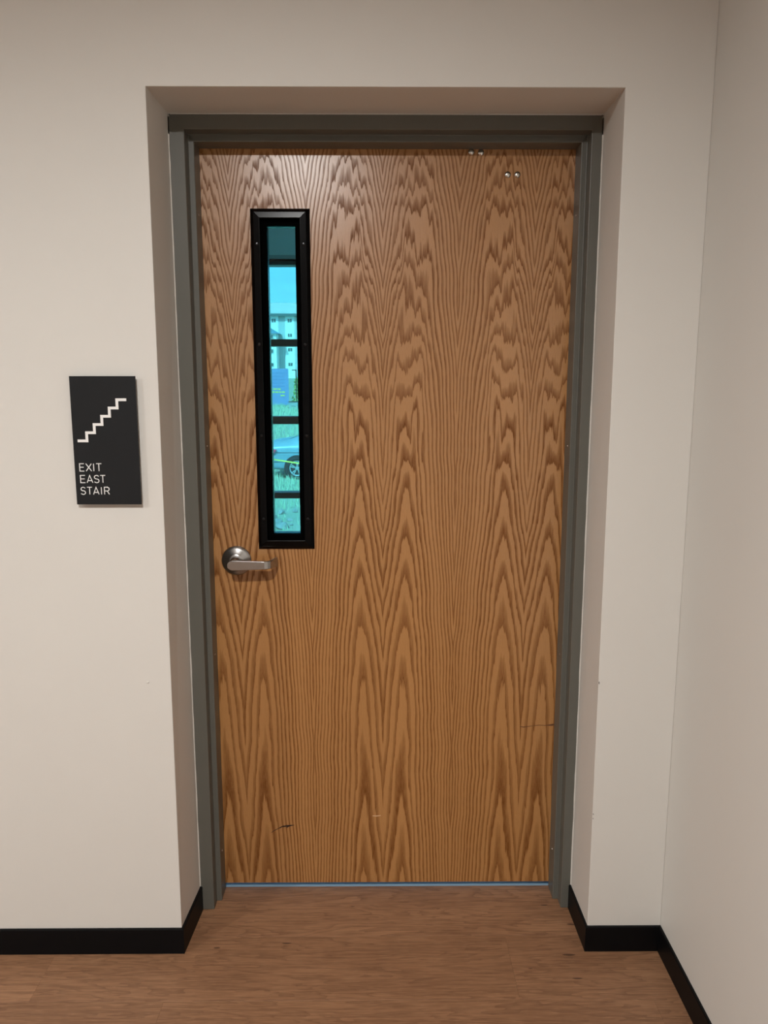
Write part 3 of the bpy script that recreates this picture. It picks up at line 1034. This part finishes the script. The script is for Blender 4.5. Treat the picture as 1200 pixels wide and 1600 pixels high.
def wheel(x, y, s):
    M0 = Matrix.Translation((x, y, 0.335)) @ (FACE_CAM if s < 0 else Matrix.Rotation(-math.pi / 2, 4, 'X'))
    bm = bmesh.new()
    n = 40
    for i in range(n):
        pass
    lathe(bm, [(0.0, 0.006), (0.395, 0.006), (0.40, 0.0), (0.39, -0.05), (0.0, -0.05)], n, M0)
    obj('wheel_arch', bm, M_dark, car, smooth=False)
    bm = bmesh.new()
    lathe(bm, [(0.225, 0.012), (0.235, 0.040), (0.300, 0.046), (0.330, 0.030), (0.335, -0.10), (0.30, -0.16), (0.225, -0.16)], 40, M0)
    tyre = obj('tyre', bm, M_tyre, car, smooth=True)
    bm = bmesh.new()
    lathe(bm, [(0.235, 0.040), (0.222, 0.038), (0.205, 0.020), (0.205, -0.02), (0.235, -0.02)], 40, M0)
    lathe(bm, [(0.0, 0.036), (0.05, 0.034), (0.06, 0.02), (0.06, 0.0), (0.0, 0.0)], 20, M0)
    for k in range(5):
        a0 = 2 * math.pi * k / 5 + 0.25
        for da in (-0.16, 0.16):
            d0 = Vector((math.cos(a0 + da * 0.4), math.sin(a0 + da * 0.4), 0))
            d1 = Vector((math.cos(a0 + da), math.sin(a0 + da), 0))
            nn = Vector((-d1.y, d1.x, 0)) * 0.016
            q = [d0 * 0.045 - nn, d1 * 0.212 - nn, d1 * 0.212 + nn, d0 * 0.045 + nn]
            hexa(bm, [M0 @ Vector((p.x, p.y, 0.008)) for p in q] + [M0 @ Vector((p.x, p.y, 0.032)) for p in q])
    obj('rim', bm, M_rim, tyre)
for x in (0.0, 2.72):
    wheel(x, -0.105, -1)
    wheel(x, CWID - 0.075, 1)

# barrier tape between two stakes in front of the car
M_tape = paint('yellow_tape', (0.85, 0.72, 0.12), 0.5, 0.05)
M_stake = paint('wood_stake', (0.45, 0.32, 0.18), 0.8, 0.1)
A, B = Vector((-4.6, 20.2, -0.33)), Vector((0.6, 20.2, -1.02))
bm = bmesh.new()
L_, R_ = [], []
for i in range(25):
    p = A.lerp(B, i / 24)
    p.z -= 0.10 * math.sin(math.pi * i / 24)
    tw = 0.5 * math.sin(i * 0.8)
    L_.append((p.x, p.y - 0.03 * tw, p.z - 0.018))
    R_.append((p.x, p.y + 0.03 * tw, p.z + 0.018))
rr_ = [[l, r_, (r_[0], r_[1] + .002, r_[2]), (l[0], l[1] + .002, l[2])] for l, r_ in zip(L_, R_)]
loft(bm, rr_)
tag(obj('barrier_tape', bm, M_tape), 'yellow barrier tape strung in front of the parked car', 'tape')
for p, lab in ((A, 'wooden stake holding the higher end of the yellow tape'), (B, 'wooden stake holding the lower end of the yellow tape')):
    z0 = gz(p.x, p.y)
    bm = bmesh.new()
    loft(bm, [[(-.003, .017, 0), (.003, .017, 0), (.003, .023, 0), (-.003, .023, 0)], [(-.02, .003, .12), (.02, .003, .12), (.02, .04, .12), (-.02, .04, .12)],
              [(-.02, .003, p.z - z0 + .2), (.02, .003, p.z - z0 + .2), (.02, .04, p.z - z0 + .2), (-.02, .04, p.z - z0 + .2)]])
    o = obj('wooden_stake', bm, M_stake)
    o.location = (p.x, p.y, z0 - 0.1)
    tag(o, lab, 'stake')

# blue notice board on the rise
M_blue = paint('blue_board', (0.22, 0.29, 0.52), 0.5, 0.03)
M_blue2 = paint('pale_print', (0.16, 0.22, 0.42), 0.5, 0.03)
M_yel = paint('yellow_print', (0.72, 0.66, 0.16), 0.5, 0.05)
M_post = paint('grey_post', (0.40, 0.42, 0.43), 0.5, 0.05)
nb = tag(empty('notice_board', (-6.22, 46.0, 0.0)), 'blue notice board with lines of print on the grassy rise', 'notice board')
boxo('board', -0.80, 0.80, 0.0, 0.04, 0.17, 2.345, M_blue, nb)
for x in (-0.70, 0.62):
    boxo('post', x, x + 0.09, 0.04, 0.13, -0.3, 2.30, M_post, nb)
rr = random.Random(3)
for k, z in enumerate((2.06, 1.86, 1.67, 1.47, 1.28)):
    a = -0.66
    bm = bmesh.new()
    while a < 0.5:
        l = 0.10 + 0.22 * rr.random()
        box(bm, a, min(a + l, 0.60), -0.004, 0.001, z, z + 0.045)
        a += l + 0.05
    obj('print_line', bm, M_blue2, nb)
for z, x1 in ((1.08, 0.35), (0.90, 0.58)):
    bm = bmesh.new()
    a = -0.66
    while a < x1:
        l = 0.08 + 0.14 * rr.random()
        box(bm, a, min(a + l, x1), -0.004, 0.001, z, z + 0.09)
        a += l + 0.04
    obj('print_line', bm, M_yel, nb)
bm = bmesh.new()
box(bm, 0.30, 0.56, -0.004, 0.001, 0.70, 0.78)
obj('print_line', bm, M_yel, nb)

# pole and utility box
pole = tag(empty('sign_pole', (-4.745, 44.0, gz(-4.745, 44.0))), 'slim dark pole with short arm beside the blue board', 'pole')
boxo('post', -0.025, 0.025, -0.025, 0.025, -0.1, 2.26 - gz(-4.745, 44.0), M_dark, pole)
boxo('arm', -0.25, 0.02, -0.02, 0.02, 2.20 - gz(-4.745, 44.0), 2.25 - gz(-4.745, 44.0), M_dark, pole)
ub = tag(empty('utility_box', (-4.90, 43.2, gz(-4.9, 43.2))), 'pale utility box with dark lid near the slim pole', 'utility box')
boxo('cabinet', -0.20, 0.28, 0.0, 0.4, -0.1, 0.42, M_post, ub)
boxo('lid', -0.23, 0.31, -0.03, 0.43, 0.42, 0.46, M_dark, ub)
boxo('door_seam', -0.12, 0.20, -0.008, 0.0, 0.18, 0.20, M_dark, ub)

# hedge shrubs to the right of the board
M_shrub = paint('shrub_leaves', (0.42, 0.52, 0.20), 0.7, 0.4, 3.0)
def shrub(x, y, h, r, seed, lab):
    rs = random.Random(seed)
    V_, F_ = [], []
    for _ in range(420):
        a, t, q = rs.random() * 6.283, rs.random(), rs.random() ** .5
        rad = r * q * (1.0 - 0.55 * t)
        c = Vector((rad * math.cos(a), rad * math.sin(a), h * t))
        s = 0.05 + 0.06 * rs.random()
        d1 = Vector((rs.random() - .5, rs.random() - .5, rs.random() - .5)).normalized() * s
        d2 = Vector((rs.random() - .5, rs.random() - .5, rs.random() - .5)).normalized() * s
        i = len(V_)
        V_ += [c - d1, c + d2, c + d1, c - d2]
        F_.append((i, i + 1, i + 2, i + 3))
    root = tag(empty('shrub', (x, y, gz(x, y))), lab, 'shrub')
    me = bpy.data.meshes.new('foliage')
    me.from_pydata([tuple(v) for v in V_], [], F_)
    link('foliage', me, M_shrub, root)
    bm = bmesh.new()
    lathe(bm, [(0.03, -0.1), (0.02, h * .5), (0.0, h * .8)], 8)
    obj('stem', bm, M_stake, root)
shrub(-5.15, 49.0, 1.7, 0.42, 1, 'taller loose shrub just right of the blue board')
shrub(-4.55, 51.0, 1.3, 0.5, 2, 'low shrub beyond the slim pole')
shrub(-3.2, 50.0, 1.5, 0.6, 4, 'rounded shrub standing clear to the right of the pole')

# --- long pale apartment block on the skyline
M_bwall = paint('pale_siding', (0.60, 0.62, 0.62), 0.7, 0.03, 0.4)
M_bay = paint('white_bay_siding', (0.86, 0.87, 0.86), 0.7, 0.02, 0.4)
M_batten = paint('siding_batten', (0.48, 0.52, 0.54), 0.7, 0.02)
M_broof = paint('grey_shingle', (0.60, 0.58, 0.55), 0.8, 0.25, 0.8)
M_bwin = paint('window_dark', (0.10, 0.15, 0.16), 0.2, 0.1)
M_wframe = paint('window_frame_white', (0.8, 0.8, 0.8), 0.6, 0.02)
M_gable = paint('blue_gable_roof', (0.16, 0.30, 0.42), 0.6, 0.05)
BX0, BX1, BY = -49.3, 16.0, 150.0
bld = tag(empty('apartment_building', (0, BY, 0)), 'long pale four-storey apartment block far beyond the grassy rise', 'building')
boxo('wall', BX0, BX1, 0.0, 14.0, 0.0, 14.3, M_bwall, bld)
bm = bmesh.new()
loft(bm, [[(BX0 - .6, -0.8, 14.15), (BX0 - .6, 14.8, 14.15), (BX0 - .6, 7.0, 17.0)], [(BX1 + .6, -0.8, 14.15), (BX1 + .6, 14.8, 14.15), (BX1 + .6, 7.0, 17.0)]])
roof = obj('roof', bm, M_broof, bld)
boxo('eave', BX0 - .6, BX1 + .6, -0.9, -0.6, 13.85, 14.3, M_bwin, bld)
win_me = {}
def sh(name, x0, x1, y0_, y1_, z0, z1, mat):
    if name not in win_me:
        bm = bmesh.new()
        box(bm, x0, x1, y0_, y1_, z0, z1)
        bmesh.ops.recalc_face_normals(bm, faces=bm.faces[:])
        me = bpy.data.meshes.new(name)
        bm.to_mesh(me)
        bm.free()
        me.materials.append(mat)
        win_me[name] = me
    return win_me[name]
for c in range(20):
    x = -19.70 + (c - 9) * 3.02
    if x < BX0 + 1 or x > BX1 - 1:
        continue
    o = link('bay_panel', sh('bay_panel', -0.85, 0.85, -0.12, 0.0, 0.0, 14.0, M_bay), None, bld)
    o.location = (x, 0, 0)
    for bx in (1.15, 1.51, 1.87):
        o = link('batten', sh('batten', -0.05, 0.05, -0.08, 0.0, 0.0, 14.0, M_batten), None, bld)
        o.location = (x + bx, 0, 0)
    for z in (13.05, 10.34, 7.66, 4.92):
        w_ = link('window', sh('window', -0.46, 0.46, -0.16, -0.10, -0.36, 0.36, M_wframe), None, bld)
        w_.location = (x, 0, z)
        for s_ in (-1, 1):
            p_ = link('pane', sh('pane', -0.17, 0.17, -0.19, -0.15, -0.30, 0.30, M_bwin), None, w_)
            p_.location = (s_ * 0.215, 0, 0)
# projecting entrance bay with a small blue gable
boxo('entrance_bay', -22.6, -18.9, -3.0, -0.1, 0.0, 10.6, M_bay, bld)
bm = bmesh.new()
loft(bm, [[(-23.2, -3.5, 10.45), (-18.25, -3.5, 10.45), (-20.72, -3.5, 11.95)], [(-23.2, -0.05, 10.45), (-18.25, -0.05, 10.45), (-20.72, -0.05, 11.95)]])
obj('gable_roof', bm, M_gable, bld)
for x in (-19.9, -21.6):
    for z in (9.9, 7.3, 4.8):
        w_ = link('window', win_me['window'], None, bld)
        w_.location = (x, -2.98, z)
        for s_ in (-1, 1):
            p_ = link('pane', win_me['pane'], None, w_)
            p_.location = (s_ * 0.215, 0, 0)
